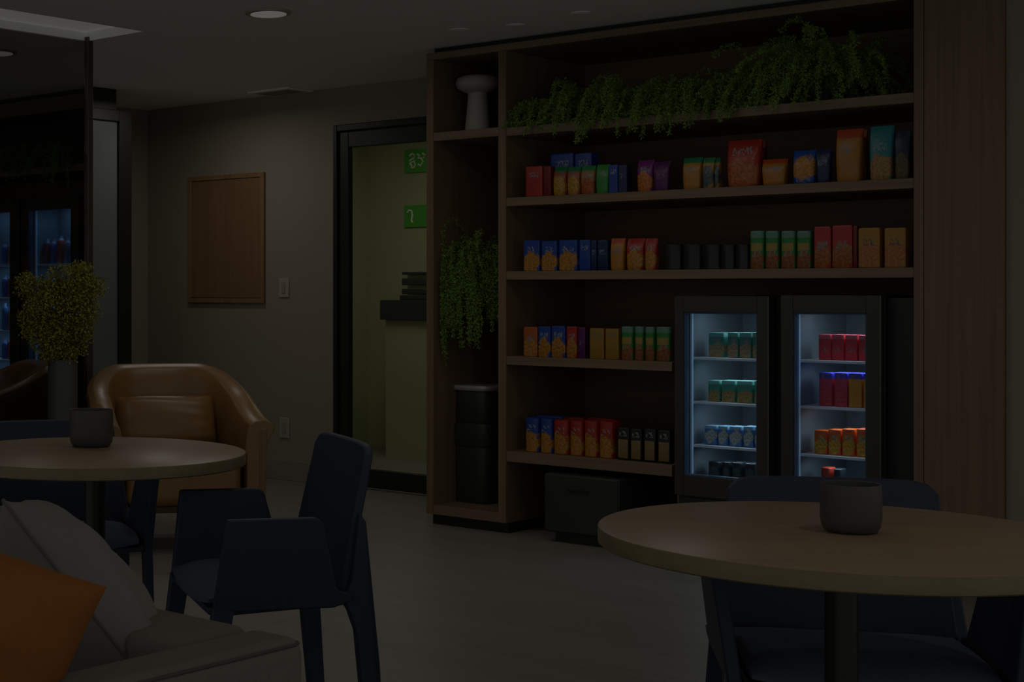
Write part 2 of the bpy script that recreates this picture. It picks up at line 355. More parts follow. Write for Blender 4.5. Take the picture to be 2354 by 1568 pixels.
# ------------------------------------------------------------------ built-in shelving unit
Z1, Z2, Z3, Z4, Z5 = 1.992, 1.648, 1.288, .872, .407; TH = .042; xfr = X(1546)
ZT = 2.37
un = thing('shelving_unit', 'tall built-in oak shelving unit with open snack shelves', 'shelving unit', (xa, YF, 0))
for x0, x1 in [(xa, xb), (xc, xd), (xe, xf)]: MB().box(x0, x1, YF, YB, .0525 if x0 < xe else .06, ZT).build('side_panel', M['woodz'], un, bevel=.002)
MB().box(xf+.003, xg, YF-.003, YF+.009, .06, ZT+.035).build('end_panel', M['woodz'], un, bevel=.001)
MB().box(xa, xf, YF, YB, ZT, ZT+.035).build('top_panel', M['woodx'], un, bevel=.002)
MB().box(xa+.03, xg, YF+.03, YB, ZT+.035, CEIL-.001).build('shadow_gap', M['black'], un)
MB().box(xa, xf, YB, YB+.02, .05, ZT).build('back_panel', wood('oak back', C(35, 25, 14), 'x'), un)
for z in (Z1, Z2, Z3): MB().box(xd, xe, YF+.002, YB, z-TH, z).build('shelf', M['woodx'], un, bevel=.002)
for z, th in ((Z4, TH), (Z5, .051)): MB().box(xd, xfr-.004, YF+.002, YB, z-th, z).build('shelf', M['woodx'], un, bevel=.002)
MB().box(xb, xc, YF+.002, YB, Z1-.038, Z1+.006).build('shelf', M['woodx'], un, bevel=.002)
MB().box(xb, xc, YF+.002, YB, .0525, .10).build('shelf', M['woodx'], un, bevel=.002)
MB().box(xfr-.002, xfr+.012, YF+.05, YB, .0, 1.16).build('divider', M['woodz'], un)
kb = MB(); kb.box(xa+.02, xd-.006, YF+.03, YB, 0, .0525); kb.build('plinth', M['black'], un)
MB().box(xe, X(2190), YF+.03, YB-.4, 0, .06).build('plinth', M['black'], un)

# ------------------------------------------------------------------ fridges
def fridge(x0, x1, ztop, gz0, gz1, gx0, gx1, yf, depth, shelves, label, dbot, FP=9, lc=(.78, .92, 1)):
    t = thing('display_fridge', label, 'fridge', (x0, yf, 0)); w = .025
    sh = MB(); sh.box(x0, x0+w, yf+.03, yf+depth, .04, ztop); sh.box(x1-w, x1, yf+.03, yf+depth, .04, ztop); sh.box(x0+w, x1-w, yf+.03, yf+depth, ztop-.03, ztop)
    sh.box(x0+w, x1-w, yf+depth-.02, yf+depth, .04, ztop-.03); sh.box(x0+w, x1-w, yf+.03, yf+depth-.02, .04, dbot+.02)
    sh.build('body', M['fridge'], t, bevel=.003)
    li = MB(); e = .004; il, ir, iz0, iz1 = x0+w+.001, x1-w-.001, dbot+.022, ztop-.032
    li.box(il, il+.012, yf+.06, yf+depth-.024, iz0, iz1); li.box(ir-.012, ir, yf+.06, yf+depth-.024, iz0, iz1); li.box(il, ir, yf+depth-.036, yf+depth-.024, iz0, iz1)
    li.box(il, ir, yf+.06, yf+depth-.04, iz1-.01, iz1); li.box(il, ir, yf+.06, yf+depth-.04, iz0, iz0+.01)
    li.build('liner', M['inner'], t)
    for z in shelves: MB().box(il+.014, ir-.014, yf+.085, yf+depth-.04, z-.012, z).build('shelf', M['wire'], t, bevel=.002)
    d = MB(); d.box(x0, gx0, yf-.01, yf+.028, dbot, ztop); d.box(gx1, x1, yf-.01, yf+.028, dbot, ztop); d.box(gx0, gx1, yf-.01, yf+.028, gz1, ztop); d.box(gx0, gx1, yf-.01, yf+.028, dbot, gz0)
    do = d.build('door', M['fridge'], t, bevel=.002)
    g = MB(); q = .006
    g.box(gx0, gx0+q, yf-.002, yf+.03, gz0, gz1); g.box(gx1-q, gx1, yf-.002, yf+.03, gz0, gz1); g.box(gx0+q, gx1-q, yf-.002, yf+.03, gz1-q, gz1); g.box(gx0+q, gx1-q, yf-.002, yf+.03, gz0, gz0+q)
    g.build('glazing_bead', M['gasket'], do)
    MB().box(gx0+q, gx1-q, yf+.006, yf+.012, gz0+q, gz1-q).build('glass_pane', M['fglass'], do)
    MB().box(x1-.004, x1-.001, yf-.0125, yf-.0105, dbot, ztop).build('edge_highlight', plain('door edge highlight', C(26, 26, 26), .3), do)  # pale strip paints the highlight along the door's edge
    v = MB()
    for i in range(6): v.box(x0+.03, x1-.03, yf+.0, yf+.012, .06+i*.033, .075+i*.033)
    v.box(x0+.012, x1-.012, yf+.014, yf+.03, .03, dbot-.01)
    v.build('vent_grille', M['blackp'], t)
    for fx_ in (x0+.04, x1-.06):
        for fy_ in (yf+.05, yf+depth-.07): MB().box(fx_, fx_+.02, fy_, fy_+.02, 0, .04).build('foot', M['blackp'], t)
    MB().box(x0+.05, x1-.05, yf+.062, yf+.08, iz1-.022, iz1-.011).build('light_tube', M['led'], t)
    MB().box(gx0-.012 if gx0-.012 > il+.013 else il+.014, gx0-.004 if gx0-.012 > il+.013 else il+.022, yf+.062, yf+.075, iz0+.02, iz1-.03).build('light_tube', M['led'], t)
    tops = [iz1-.02]+[z-.02 for z in sorted(shelves, reverse=True)]
    for k_, z in enumerate(tops):
        area('fridge_lamp', ((il+ir)/2+.03, yf+.15, z), ir-il-.17, FP*(.34 if k_ == 0 else .24), lc, rot=(math.radians(8), 0, 0), shape='RECTANGLE', sy=.05)
    return t, il, ir, yf+.09
fs1 = [on_y(1700, 824, YF+.09).z, on_y(1670, 926, YF+.09).z, on_y(1670, 1027, YF+.09).z]
fs2 = [on_y(1915, 829, YF+.09).z, on_y(1915, 936, YF+.09).z, on_y(1915, 1048, YF+.09).z]
F1 = fridge(X(1546)+.014, X(1770), 1.17, .37, 1.097, X(1573), X(1742), YF, .62, fs1, 'left black glass-door fridge in the shelving unit with teal and blue cartons', .28)
F2 = fridge(X(1797), X(2028), 1.175, .37, 1.1, X(1825), X(1993), YF, .62, fs2, 'right black glass-door fridge in the shelving unit with red and orange cartons', .28)
t = MB().box(X(1771), X(1795), YF+.06, YF+.55, 0, 1.165).build('gap_shade_block', M['black'], un)  # solid black block stands in for the shade in the gap between fridges
MB().box(X(2030), xe-.002, YF+.05, YF+.55, 0, 1.165).build('gap_shade_block', M['black'], un)  # same black stand-in for the dark space beside the right fridge

# ------------------------------------------------------------------ packages
def bag_mesh(w, d, h, flare=0.0):
    nz, na = 14, 24; mb = MB()
    for i in range(nz+1):
        t = i/nz; z = h*t
        dep = d*(1-.12*(1-t)**6)*(math.cos(t**2.2*math.pi/2)*.95+.05) if t < .93 else d*.05
        wd = w*(.9+.1*min(1, t*1.6)+flare*t) * (1 if i else .95)
        if i == 0: dep *= .9
        for k in range(na):
            a = 2*math.pi*k/na; cx, sx_ = math.cos(a), math.sin(a); p = 2/5.
            mb.v.append((wd/2*math.copysign(abs(cx)**p, cx), dep/2*math.copysign(abs(sx_)**(p*1.5), sx_), z+(.004*math.sin(k*2.2) if 0 < i < nz else 0)))
    for i in range(nz):
        for k in range(na): mb.f.append((i*na+k, i*na+(k+1) % na, (i+1)*na+(k+1) % na, (i+1)*na+k))
    mb.f.append(tuple(range(na-1, -1, -1))); mb.f.append(tuple(nz*na+k for k in range(na)))
    return mb
def box_mesh(w, d, h, rnd=.15):
    mb = MB(); na = 32
    prof = [(.93, 0), (1, .02), (1, .5), (1, .95), (.97, .985), (.9, 1)]
    for s_, t in prof:
        for k in range(na):
            a = 2*math.pi*k/na+math.pi/na; cx, sy_ = math.cos(a), math.sin(a); p = rnd
            mb.v.append((w/2*s_*math.copysign(abs(cx)**p, cx), d/2*s_*math.copysign(abs(sy_)**p, sy_), h*t))
    for i in range(len(prof)-1):
        for k in range(na): mb.f.append((i*na+k, i*na+(k+1) % na, (i+1)*na+(k+1) % na, (i+1)*na+k))
    mb.f.append(tuple(range(na-1, -1, -1))); mb.f.append(tuple((len(prof)-1)*na+k for k in range(na)))
    return mb
ORD = ['first', 'second', 'third', 'fourth', 'fifth', 'sixth', 'seventh', 'eighth', 'ninth', 'tenth', 'eleventh', 'twelfth', 'thirteenth', 'fourteenth', 'fifteenth', 'sixteenth', 'seventeenth', 'eighteenth', 'nineteenth', 'twentieth', 'twenty-first', 'twenty-second', 'twenty-third', 'twenty-fourth']
def place(kind, px0, px1, ytop, z, yfront, depth, mat, label, cat, name, group, squash=1.0, tilt=0, flare=0.0, zb=None):
    a = on_y(px0, ytop, yfront); b = on_y(px1, ytop, yfront); w_ = (b.x-a.x)*.97; h_ = max(.03, (a.z+b.z)/2-z)
    loc = ((a.x+b.x)/2, yfront+depth/2, z+.0005)
    if kind == 'bag': mb = bag_mesh(w_, depth, h_, flare)
    elif kind == 'round': mb = box_mesh(w_, depth, h_, .55)
    elif kind == 'can': mb = box_mesh(w_, depth, h_, 1.0)
    else: mb = box_mesh(w_, depth, h_, .12)
    o = mb.build(name, mat, world=False); o.location = loc; o.rotation_euler = (0, 0, tilt)
    return tag(o, label, cat, group)
BL, RD, OR, YE, GR, PU, TE, DB = (8, 26, 66), (74, 14, 8), (78, 36, 8), (76, 52, 14), (14, 58, 18), (52, 10, 50), (10, 58, 60), (4, 14, 34)
FO = (84, 56, 16)
def row(z, yfront, items, shelfname, group):
    n = 0
    for it in items:
        kind, p0, p1, yt, mat, desc = it[:6]; o = it[6] if len(it) > 6 else {}
        back = o.get('back', 0)
        if not back: n += 1
        wd = X(p1)-X(p0); dep = o.get('d', min(.085, max(.045, wd*.62)))
        nm = {'bag': 'snack_bag', 'round': 'snack_canister', 'can': 'snack_canister', 'box': 'snack_carton'}[kind]
        cat = {'bag': 'snack bag', 'round': 'canister', 'can': 'canister', 'box': 'carton'}[kind]
        if back: lb = f"{desc} in the back row, {shelfname}"
        else: lb = f"{desc}, {ORD[n-1]} from left, {shelfname}"
        place(kind, p0, p1, yt, z+o.get('up', 0), yfront+back, dep, mat, lb, cat, nm, group, flare=o.get('fl', 0))
    return
pm = pack_mat
m_red = pm(RD, mark=(.8, .8, .9), mz=.7); m_redf = pm(RD, food=FO, fz=.28, mark=(.9, .9, .9), mz=.7); m_redb = pm((50, 8, 6), mark=None)
m_blue = pm(BL, mark=(.8, .9, 1), mz=.75); m_bluef = pm(BL, food=FO, fz=.28, mark=(.9, .9, 1), mz=.72); m_blued = pm(DB, mark=(.5, .7, .9), mz=.6)
m_multi = pm((74, 36, 18), top=(12, 50, 28), food=(84, 62, 14), fz=.3, mark=(.6, .5, .9), mz=.75); m_or = pm(OR, food=FO, fz=.3, mark=(.5, .7, 1), mz=.6)
m_white = pm((72, 50, 28), top=(14, 56, 24), food=OR, fz=.25, mark=(.8, .9, .9), mz=.65); m_green = pm((20, 62, 20), mark=(.9, .8, .9), mz=.7); m_pur = pm(PU, food=(90, 50, 10), fz=.28, mark=(.8, .9, .9), mz=.7); m_purd = pm((36, 6, 36), mark=(.6, .3, .6), mz=.5)
m_yel = pm((80, 54, 14), top=(10, 50, 26), mark=(.6, .7, .7), mz=.62); m_yelg = pm((76, 56, 20), top=(10, 50, 26), food=(30, 40, 40), fz=.4, mark=(.7, .7, .8), mz=.55)
m_redbig = pm((76, 16, 8), food=(84, 44, 18), fz=.25, mark=(1, 1, 1), mz=.76); m_ory = pm((80, 52, 14), top=(80, 28, 8), mark=(.5, .7, 1), mz=.6)
m_fish = pm((8, 34, 76), food=(90, 60, 16), fz=.5, mark=(.9, .7, .7), mz=.12); m_teal = pm(TE, food=(80, 60, 30), fz=.15, mark=(.8, 1, 1), mz=.6); m_dbl = pm((3, 12, 26), food=(40, 34, 14), fz=.2, mark=None)
m_can = pm((14, 56, 20), top=(36, 60, 50), label=(66, 56, 20), food=(70, 40, 20), fz=.14, mark=(.8, .8, .5), mz=.4)
m_red2 = pm((80, 14, 16), food=(78, 44, 16), fz=.3, mark=(.6, .8, .9), mz=.55); m_ye2 = pm((78, 54, 14), food=(86, 52, 20), fz=.35, mark=(.3, .3, .35), mz=.64)
m_yc = pm((70, 52, 12), mark=(.6, .6, .3), mz=.8); m_blk = pm((5, 5, 5), label=(56, 46, 24), lz=.35, lh=.29, mark=(.8, .8, .7), mz=.82); m_jar = plain('black tin', C(4, 4, 4), .35)
row(Z2, YF+.03, [
    ('box', 1207, 1247, 382, m_red, 'red narrow carton with pale lettering', {'d': .11}), ('box', 1249, 1266, 382, m_redb, 'dark red narrow carton'),
    ('box', 1264, 1318, 353, m_blue, 'tall blue carton', {'back': .11, 'd': .07}), ('box', 1320, 1360, 352, m_blue, 'second tall blue carton further right', {'back': .11, 'd': .07}),
    ('bag', 1267, 1299, 383, m_multi, 'multicoloured snack bag', {'d': .08}), ('bag', 1301, 1331, 383, m_multi, 'narrow multicoloured snack bag', {'d': .05}),
    ('bag', 1332, 1365, 381, m_white, 'pale orange bag with green top'), ('bag', 1367, 1398, 378, m_green, 'bright green bag'), ('box', 1399, 1420, 379, m_blue, 'slim blue carton'), ('box', 1421, 1441, 379, m_blued, 'slim dark blue carton'),
    ('bag', 1461, 1499, 368, m_pur, 'purple bag with orange crisps'), ('bag', 1500, 1535, 371, m_purd, 'dark purple bag', {'fl': .1}),
    ('bag', 1565, 1610, 362, m_yel, 'yellow bag with green top'), ('bag', 1612, 1640, 362, m_yelg, 'yellow bag with grey print'), ('bag', 1641, 1652, 362, m_yelg, 'thin yellow bag edge', {'d': .05}),
    ('bag', 1664, 1744, 321, m_redbig, 'big red bag with white script'), ('bag', 1738, 1757, 322, m_redb, 'tall dark red bag', {'back': .1}), ('bag', 1747, 1804, 365, m_ory, 'small orange and yellow bag', {'fl': .05}),
    ('bag', 1818, 1873, 345, m_fish, 'bright blue bag with golden fish crackers'), ('bag', 1874, 1906, 343, m_blued, 'dark blue bag', {'fl': .1}),
    ('bag', 1916, 1978, 296, m_ory, 'tall orange bag with yellow picture'), ('bag', 1974, 1990, 297, m_or, 'tall brown bag', {'back': .09}), ('bag', 1994, 2051, 289, m_teal, 'tall teal bag'), ('bag', 2053, 2092, 300, m_dbl, 'very dark blue tall bag')],
    'shelf below ferns', 'snacks on the shelf below the ferns')
row(Z3, YF+.03, [
    ('box', 1203, 1240, 553, m_bluef, 'blue carton with white glyph'), ('box', 1244, 1280, 554, m_bluef, 'blue carton with biscuit picture'), ('box', 1284, 1327, 552, m_bluef, 'wide blue carton'), ('box', 1331, 1357, 552, m_blue, 'plain blue carton'), ('box', 1358, 1371, 553, m_blued, 'thin dark blue carton'), ('box', 1373, 1397, 552, m_blued, 'dark navy carton'),
    ('bag', 1400, 1433, 548, m_ory, 'red and gold bag'), ('bag', 1436, 1478, 548, m_redf, 'red bag with crackers'), ('bag', 1479, 1508, 548, m_redf, 'darker red bag')]
    + [('can', a, b, 562, m_jar, 'plain black round tin') for a, b in ((1520, 1563), (1565, 1608), (1612, 1652), (1654, 1686), (1688, 1719))]
    + [('round', a, b, 531, m_can, 'green canister with gold label') for a, b in ((1722, 1755), (1757, 1789), (1793, 1827), (1829, 1863))]
    + [('box', 1871, 1910, 521, m_red2, 'crimson pack'), ('box', 1912, 1960, 518, m_red2, 'wide crimson pack'), ('box', 1961, 1970, 519, m_redb, 'thin dark red pack'), ('box', 1972, 2023, 524, m_ye2, 'wide yellow pack'), ('box', 2032, 2083, 524, m_ye2, 'yellow pack beside the end panel')],
    'shelf above fridges', 'snacks on the middle shelf')
row(Z4, YF+.05, [
    ('box', 1203, 1235, 752, m_or, 'brown and blue pack'), ('box', 1237, 1265, 751, m_bluef, 'blue pack'), ('box', 1267, 1299, 750, m_bluef, 'blue and gold pack'), ('box', 1302, 1326, 751, m_redf, 'red and blue pack'), ('box', 1328, 1345, 753, m_purd, 'narrow purple pack'),
    ('box', 1355, 1388, 755, m_yc, 'mustard carton'), ('box', 1391, 1422, 756, m_yc, 'mustard carton'), ('round', 1426, 1454, 751, m_can, 'green canister'), ('round', 1457, 1478, 751, m_can, 'green canister'), ('round', 1481, 1503, 752, m_can, 'green canister'), ('round', 1506, 1540, 752, m_can, 'wide green canister')],
    'shelf left of fridge tops', 'snacks on the shelf left of the fridges')
row(Z5, YF+.05, [
    ('round', 1204, 1237, 961, m_bluef, 'blue canister with star biscuit', {'d': .09}), ('round', 1239, 1268, 963, m_bluef, 'blue canister with biscuit', {'d': .09}), ('round', 1269, 1305, 966, m_redf, 'red canister', {'d': .09}), ('round', 1307, 1338, 967, m_redf, 'red canister', {'d': .09}), ('round', 1340, 1372, 968, m_redf, 'red canister', {'d': .09}), ('round', 1374, 1408, 969, m_redf, 'red canister', {'d': .09}),
    ('round', 1226, 1290, 957, m_blue, 'wide blue canister', {'back': .1, 'd': .07}), ('round', 1292, 1340, 960, m_redb, 'wide red canister behind the third', {'back': .1, 'd': .07}), ('round', 1344, 1414, 962, m_redb, 'wide red canister behind the last red one', {'back': .1, 'd': .07}),
    ('box', 1418, 1446, 984, m_blk, 'black carton with cream label'), ('box', 1448, 1475, 987, m_blk, 'black carton with cream label'), ('box', 1479, 1507, 987, m_blk, 'black carton with cream label'), ('box', 1511, 1541, 990, m_blk, 'black carton with cream label')],
    'lowest shelf', 'snacks on the lowest shelf')
m_t1 = pm((24, 66, 54), top=(50, 80, 74), food=(80, 66, 44), fz=.3, mark=(.8, .9, .9), mz=.7); m_t2 = pm((22, 70, 56), top=(50, 84, 78), food=(84, 66, 30), fz=.22, mark=None); m_t3 = pm((30, 56, 84), top=(60, 80, 90), food=(90, 90, 84), fz=.5, mark=None); m_t4 = pm((10, 14, 16), food=(34, 38, 38), fz=.45, mark=None)
m_r1 = pm((120, 14, 22), top=(130, 40, 46), mark=(1, .8, .7), mz=.4); m_r2 = pm((100, 18, 34), top=(20, 22, 80), food=(120, 24, 30), fz=.3, mark=(.9, .4, .5), mz=.9); m_r3 = pm((110, 70, 12), top=(20, 22, 80), mark=(.9, .4, .3), mz=.85); m_r4 = pm((110, 44, 10), food=(120, 80, 20), fz=.4, mark=(.9, .9, .9), mz=.65)
def frow(z, items, mat, desc, where, group, kind='box'):
    for i, (a, b, yt) in enumerate(items):
        mm = mat[i] if isinstance(mat, list) else mat; dd = desc[i] if isinstance(desc, list) else desc
        place(kind, a, b, yt, z, YF+.12, .07, mm, f"{dd}, {ORD[i]} from left, {where}", 'carton' if kind == 'box' else 'jar', 'drink_carton' if kind == 'box' else 'glass_jar', group)
zb = .28+.032
frow(fs1[0], [(1628, 1665, 765), (1672, 1697, 765), (1699, 1727, 765), (1729, 1752, 765)], m_t1, 'pale teal carton', 'top shelf of the left fridge', 'teal cartons on the top shelf of the left fridge')
frow(fs1[1], [(1627, 1655, 875), (1658, 1690, 875), (1693, 1730, 876), (1733, 1760, 876)], m_t2, 'green carton with orange print', 'second shelf of the left fridge', 'green cartons on the second shelf of the left fridge')
frow(fs1[2], [(1619, 1648, 979), (1650, 1673, 980), (1676, 1705, 981), (1708, 1732, 981), (1734, 1756, 982)], m_t3, 'blue and white carton', 'third shelf of the left fridge', 'blue cartons on the third shelf of the left fridge')
frow(zb, [(1625, 1655, 1062), (1658, 1678, 1063), (1680, 1705, 1064), (1709, 1736, 1066)], m_t4, 'dark jar with grey label', 'bottom of the left fridge', 'dark jars at the bottom of the left fridge', 'round')
frow(fs2[0], [(1881, 1910, 769), (1911, 1940, 769), (1942, 1971, 770), (1973, 2003, 771)], m_r1, 'red carton with white script', 'top shelf of the right fridge', 'red cartons on the top shelf of the right fridge')
frow(fs2[1], [(1882, 1913, 857), (1917, 1948, 857), (1950, 1982, 858), (1984, 2012, 859)], [m_r2, m_r2, m_r3, m_r3], ['red and navy tall pack', 'red and purple tall pack', 'yellow and navy tall pack', 'yellow tall pack by the door frame'], 'second shelf of the right fridge', 'tall packs on the second shelf of the right fridge')
frow(fs2[2], [(1871, 1902, 990), (1903, 1933, 988), (1935, 1965, 987), (1968, 1998, 987)], m_r4, 'orange carton with blue print', 'third shelf of the right fridge', 'orange cartons on the third shelf of the right fridge')
frow(zb, [(1884, 1910, 1076), (1914, 1934, 1079)], [pm((90, 24, 14), food=(60, 20, 10), mark=None), m_t4], ['small red and orange jar', 'small dark glass jar'], 'bottom of the right fridge', 'jars at the bottom of the right fridge', 'round')

# ------------------------------------------------------------------ black cabinet under lowest shelf, bin, vase
bx0, bx1 = X(1250, 6.43), X(1420, 6.43)
t = thing('floor_cabinet', 'black box-shaped cabinet on the floor under the lowest shelf', 'cabinet', ((bx0+bx1)/2, 6.6, 0))
MB().box(bx0, bx1, 6.44, 6.80, .05, .325).build('body', M['blackp'], t, bevel=.008)
fd = MB().box(bx0+.004, bx1-.004, 6.43, 6.4395, .055, .32).build('drawer_front', M['blackp'], t, bevel=.003)
MB().box(bx0+.13, bx0+.24, 6.424, 6.4295, .25, .258).build('handle', M['black'], fd)
MB().box(bx0+.04, bx1-.04, 6.47, 6.77, 0, .05).build('plinth', M['black'], t)
bz0, bz1 = .1005, None
bcx = (X(1047, 6.75)+X(1150, 6.75))/2; br = .125; by = 6.78
bz_low = on_y(1095, 975, by-br).z; bz_top = on_y(1095, 888, by-br).z
t = thing('trash_bin', 'tall black bin with a silver-rimmed lid standing in the narrow cubby', 'bin', (bcx, by, .1005))
def rbox(z0, z1, s0, s1, cx, cy, r, nm, mat):
    mb = MB(); na = 40
    for s_, z in ((s0*.96, z0), (s0, z0+.01), (s1, z1-.008), (s1*.98, z1)):
        for k in range(na):
            a = 2*math.pi*k/na; c_, q_ = math.cos(a), math.sin(a); mb.v.append((cx+r*s_*math.copysign(abs(c_)**.5, c_), cy+r*s_*math.copysign(abs(q_)**.5, q_), z))
    for i in range(3):
        for k in range(na): mb.f.append((i*na+k, i*na+(k+1) % na, (i+1)*na+(k+1) % na, (i+1)*na+k))
    mb.f.append(tuple(range(na-1, -1, -1))); mb.f.append(tuple(3*na+k for k in range(na)))
    return mb.build(nm, mat, t)
rbox(.1005, bz_low-.12, .9, .93, bcx, by, br, 'body', M['blackp']); rbox(bz_low-.12, bz_low, .98, .98, bcx, by, br, 'collar', M['blackp'])
rbox(bz_low, bz_top-.025, .9, .9, bcx, by, br, 'upper_body', M['blackp']); rbox(bz_top-.025, bz_top, 1.0, 1.0, bcx, by, br, 'lid', M['lidm'])
vy = 6.7; vcx = X(1098, vy); vr = .5*(X(1141, vy)-X(1057, vy)); vt = on_y(1098, 174, vy).z; vb = Z1+.0065; H = vt-vb
tag(MB().lathe([(vr*.60, vb), (vr*.6, vb+.01), (vr*.52, vb+H*.3), (vr*.45, vb+H*.6), (vr*.44, vb+H*.7), (vr*.7, vb+H*.735), (vr*.93, vb+H*.79), (vr, vb+H*.87), (vr*.93, vb+H*.95), (vr*.7, vb+H*.99), (vr*.4, vb+H)], 48, vcx, vy).build('mushroom_vase', M['vase'], loc=(vcx, vy, vb), smooth=60),
    'pale grey mushroom-topped vase in the small upper cubby', 'vase')

# ------------------------------------------------------------------ plants
def leaflet(mb, p, d, n_, l, w_):
    s = d.cross(n_).normalized()*w_; mb.add([p, p+d*l*.5+s, p+d*l, p+d*l*.5-s], [(0, 1, 2, 3)])
def rv(s=1): return Vector((random.gauss(0, s), random.gauss(0, s), random.gauss(0, s)))
def fern(loc, label, ns, length, spread_x, rise, droop, front=1.0, group='trailing ferns', name='potted_fern', potr=.05, poth=.06, xlim=None, ymax=None, zmax=None, side=0.0, zmin=None, ymin=None):
    t = thing(name, label, 'plant', loc, group=group); L = Vector(loc)
    MB().lathe([(potr*.75, 0), (potr, poth*.9), (potr*1.05, poth), (potr*.9, poth)], 24).build('pot', M['blackp'], t, world=False)
    mb = MB(); sm = MB()
    for i in range(ns):
        ang = random.uniform(-math.pi, 0) if random.random() < .8*front else random.uniform(0, math.pi)
        d = Vector((math.cos(ang)*spread_x+side*random.random(), math.sin(ang)*.7, random.uniform(.4, 1.3)*rise)); d.normalize()
        p = Vector((random.uniform(-.6, .6)*potr, random.uniform(-.6, .6)*potr, poth)); ln = length*random.uniform(.55, 1.1); n_ = 26; pts = [p.copy()]
        for k in range(n_):
            d = (d+Vector((0, -.01*front, -droop*(.4+.9*k/n_)))+rv(.05)).normalized(); p = p+d*ln/n_
            if xlim: p.x = min(max(p.x, xlim[0]-L.x), xlim[1]-L.x)
            if ymax and p.y > ymax-L.y: p.y = ymax-L.y
            if ymin and p.y < ymin-L.y: p.y = ymin-L.y
            if zmax and p.z > zmax-L.z: p.z = zmax-L.z; d.z = -.1
            if p.y > YF-L.y-.012 and p.z < .012 and not ymin: p.z = .012+random.random()*.006; d.z = max(d.z, 0)
            if p.z < 0 and p.y > YF-L.y-.012 and not ymin: p.y = YF-L.y-.014
            if zmin is not None and p.z+L.z < zmin: break
            pts.append(p.copy())
            wdt = .018*(1-.6*k/n_)
            for q in range(11):
                dd = (rv(1)+d*.8).normalized(); o = p+rv(wdt*.55)
                if xlim: o.x = min(max(o.x, xlim[0]+.004-L.x), xlim[1]-.004-L.x)
                if o.y > YF-L.y-.006 and o.z < .004 and not ymin: o.z = .005
                leaflet(mb, o, dd, rv(1).normalized(), random.uniform(.01, .019), .0026)
        if len(pts) > 2: sm.tube(pts[::3]+[pts[-1]], .0012, 3, .0005)
    fo = mb.build('foliage', M['fern'], t, world=False, smooth=0); sm.build('stems', M['fern'], fo, world=False, smooth=0)
    return t
def fy(px, dy, z): x = X(px, YF+dy); return (x, YF+dy, z)
inner = (xd+.01, xe-.01)
for px, ln, ns, rise, lb, sx_, side in [(1250, .27, 34, 1.0, 'small trailing fern at the left end of the top shelf', .9, 0), (1345, .36, 46, 1.1, 'trailing fern on the top shelf, second clump from the left end', 1, 0), (1450, .42, 64, 1.3, 'full trailing fern hanging over the left half of the top shelf', 1, 0), (1560, .42, 58, 1.3, 'spreading fern in the middle of the top shelf', 1, 0),
                       (1670, .38, 50, 1.1, 'low drooping fern right of the middle of the top shelf', 1, 0), (1775, .38, 34, 2.0, 'fern with an upright pointed frond on the top shelf', .6, 0), (1890, .46, 80, 1.8, 'big bushy fern near the right end of the top shelf', .9, 0), (1960, .42, 14, 2.6, 'sparse fern with tall upright sprigs at the right end of the top shelf', .5, .3)]:
    fern(fy(px, .16 if px < 1950 else .22, Z1), lb, ns, ln, sx_, rise, .17 if px < 1700 else .14, group='ferns on the top shelf', xlim=inner, ymax=YB-.02, zmax=ZT-.02, side=side, zmin=Z1-.1)
# cubby fern hangs from a pot on a bracket shelf high in the cubby
fl = on_y(1085, 600, 6.75)
t = fern((fl.x, 6.78, fl.z-.18), 'large fern cascading down inside the narrow cubby above the bin', 190, .66, .45, 1.2, .25, name='hanging_fern', group=None, potr=.06, poth=.08, xlim=(xb+.03, xc-.03), ymax=YB-.02, ymin=YF+.04)
br_ = MB().box(fl.x-.02, fl.x+.02, 6.7, YB-.001, fl.z-.192, fl.z-.181).build('wall_bracket', M['blackp'], un)
# shrub in tall planter
tt = 7.05; pr = ray(144); pxy = (pr.x*tt, pr.y*tt); ph = EYE-(826-PY)*tt/F; r = 34/F*tt
t = thing('tall_planter', 'tall slim charcoal cylinder planter beside the tan armchair', 'planter', (pxy[0], pxy[1], 0))
MB().lathe([(r*.97, 0), (r, .01), (r, ph-.01), (r*.97, ph), (r*.85, ph), (r*.85, ph-.03), (.001, ph-.03)], 48).build('cylinder', plain('charcoal planter', C(17, 17, 15), .5), t, world=False)
t = thing('potted_shrub', 'airy olive-green leafy shrub growing from the tall planter', 'plant', (pxy[0], pxy[1], ph-.029))
mb = MB(); sm = MB()
R3 = Vector((CA, SA, 0)); F3 = Vector((-SA, CA, 0)); U3 = Vector((0, 0, 1))
k = tt/F
lobes = [(-85, 640, 32), (-45, 665, 52), (0, 640, 50), (40, 625, 42), (72, 645, 30), (38, 603, 18), (-60, 715, 44), (-10, 700, 66), (45, 700, 44), (-30, 765, 48), (20, 765, 46), (-72, 745, 26), (0, 805, 36), (-30, 810, 24), (50, 745, 24)]
for lx, ly, lr in lobes:
    c0 = R3*(lx*k)+U3*((825-ly)*k+.0)+F3*random.uniform(-.05, .05)
    sm.tube([Vector((0, 0, 0)), c0*.5+Vector((0, 0, .03))+rv(.008), c0], .003, 5, .0012)
    for j in range(int(lr*lr*.5)):
        v = rv(1).normalized()*(random.random()**.45)*lr*k*1.05; q_ = c0+v
        if q_.z < .012: continue
        leaflet(mb, q_, rv(1).normalized(), rv(1).normalized(), random.uniform(.009, .016), .0038)
        if j % 9 == 0: sm.tube([c0+v*.2, q_], .0008, 3)
fo = mb.build('foliage', M['shrub'], t, world=False, smooth=0); sm.build('twigs', M['twig'], t, world=False)

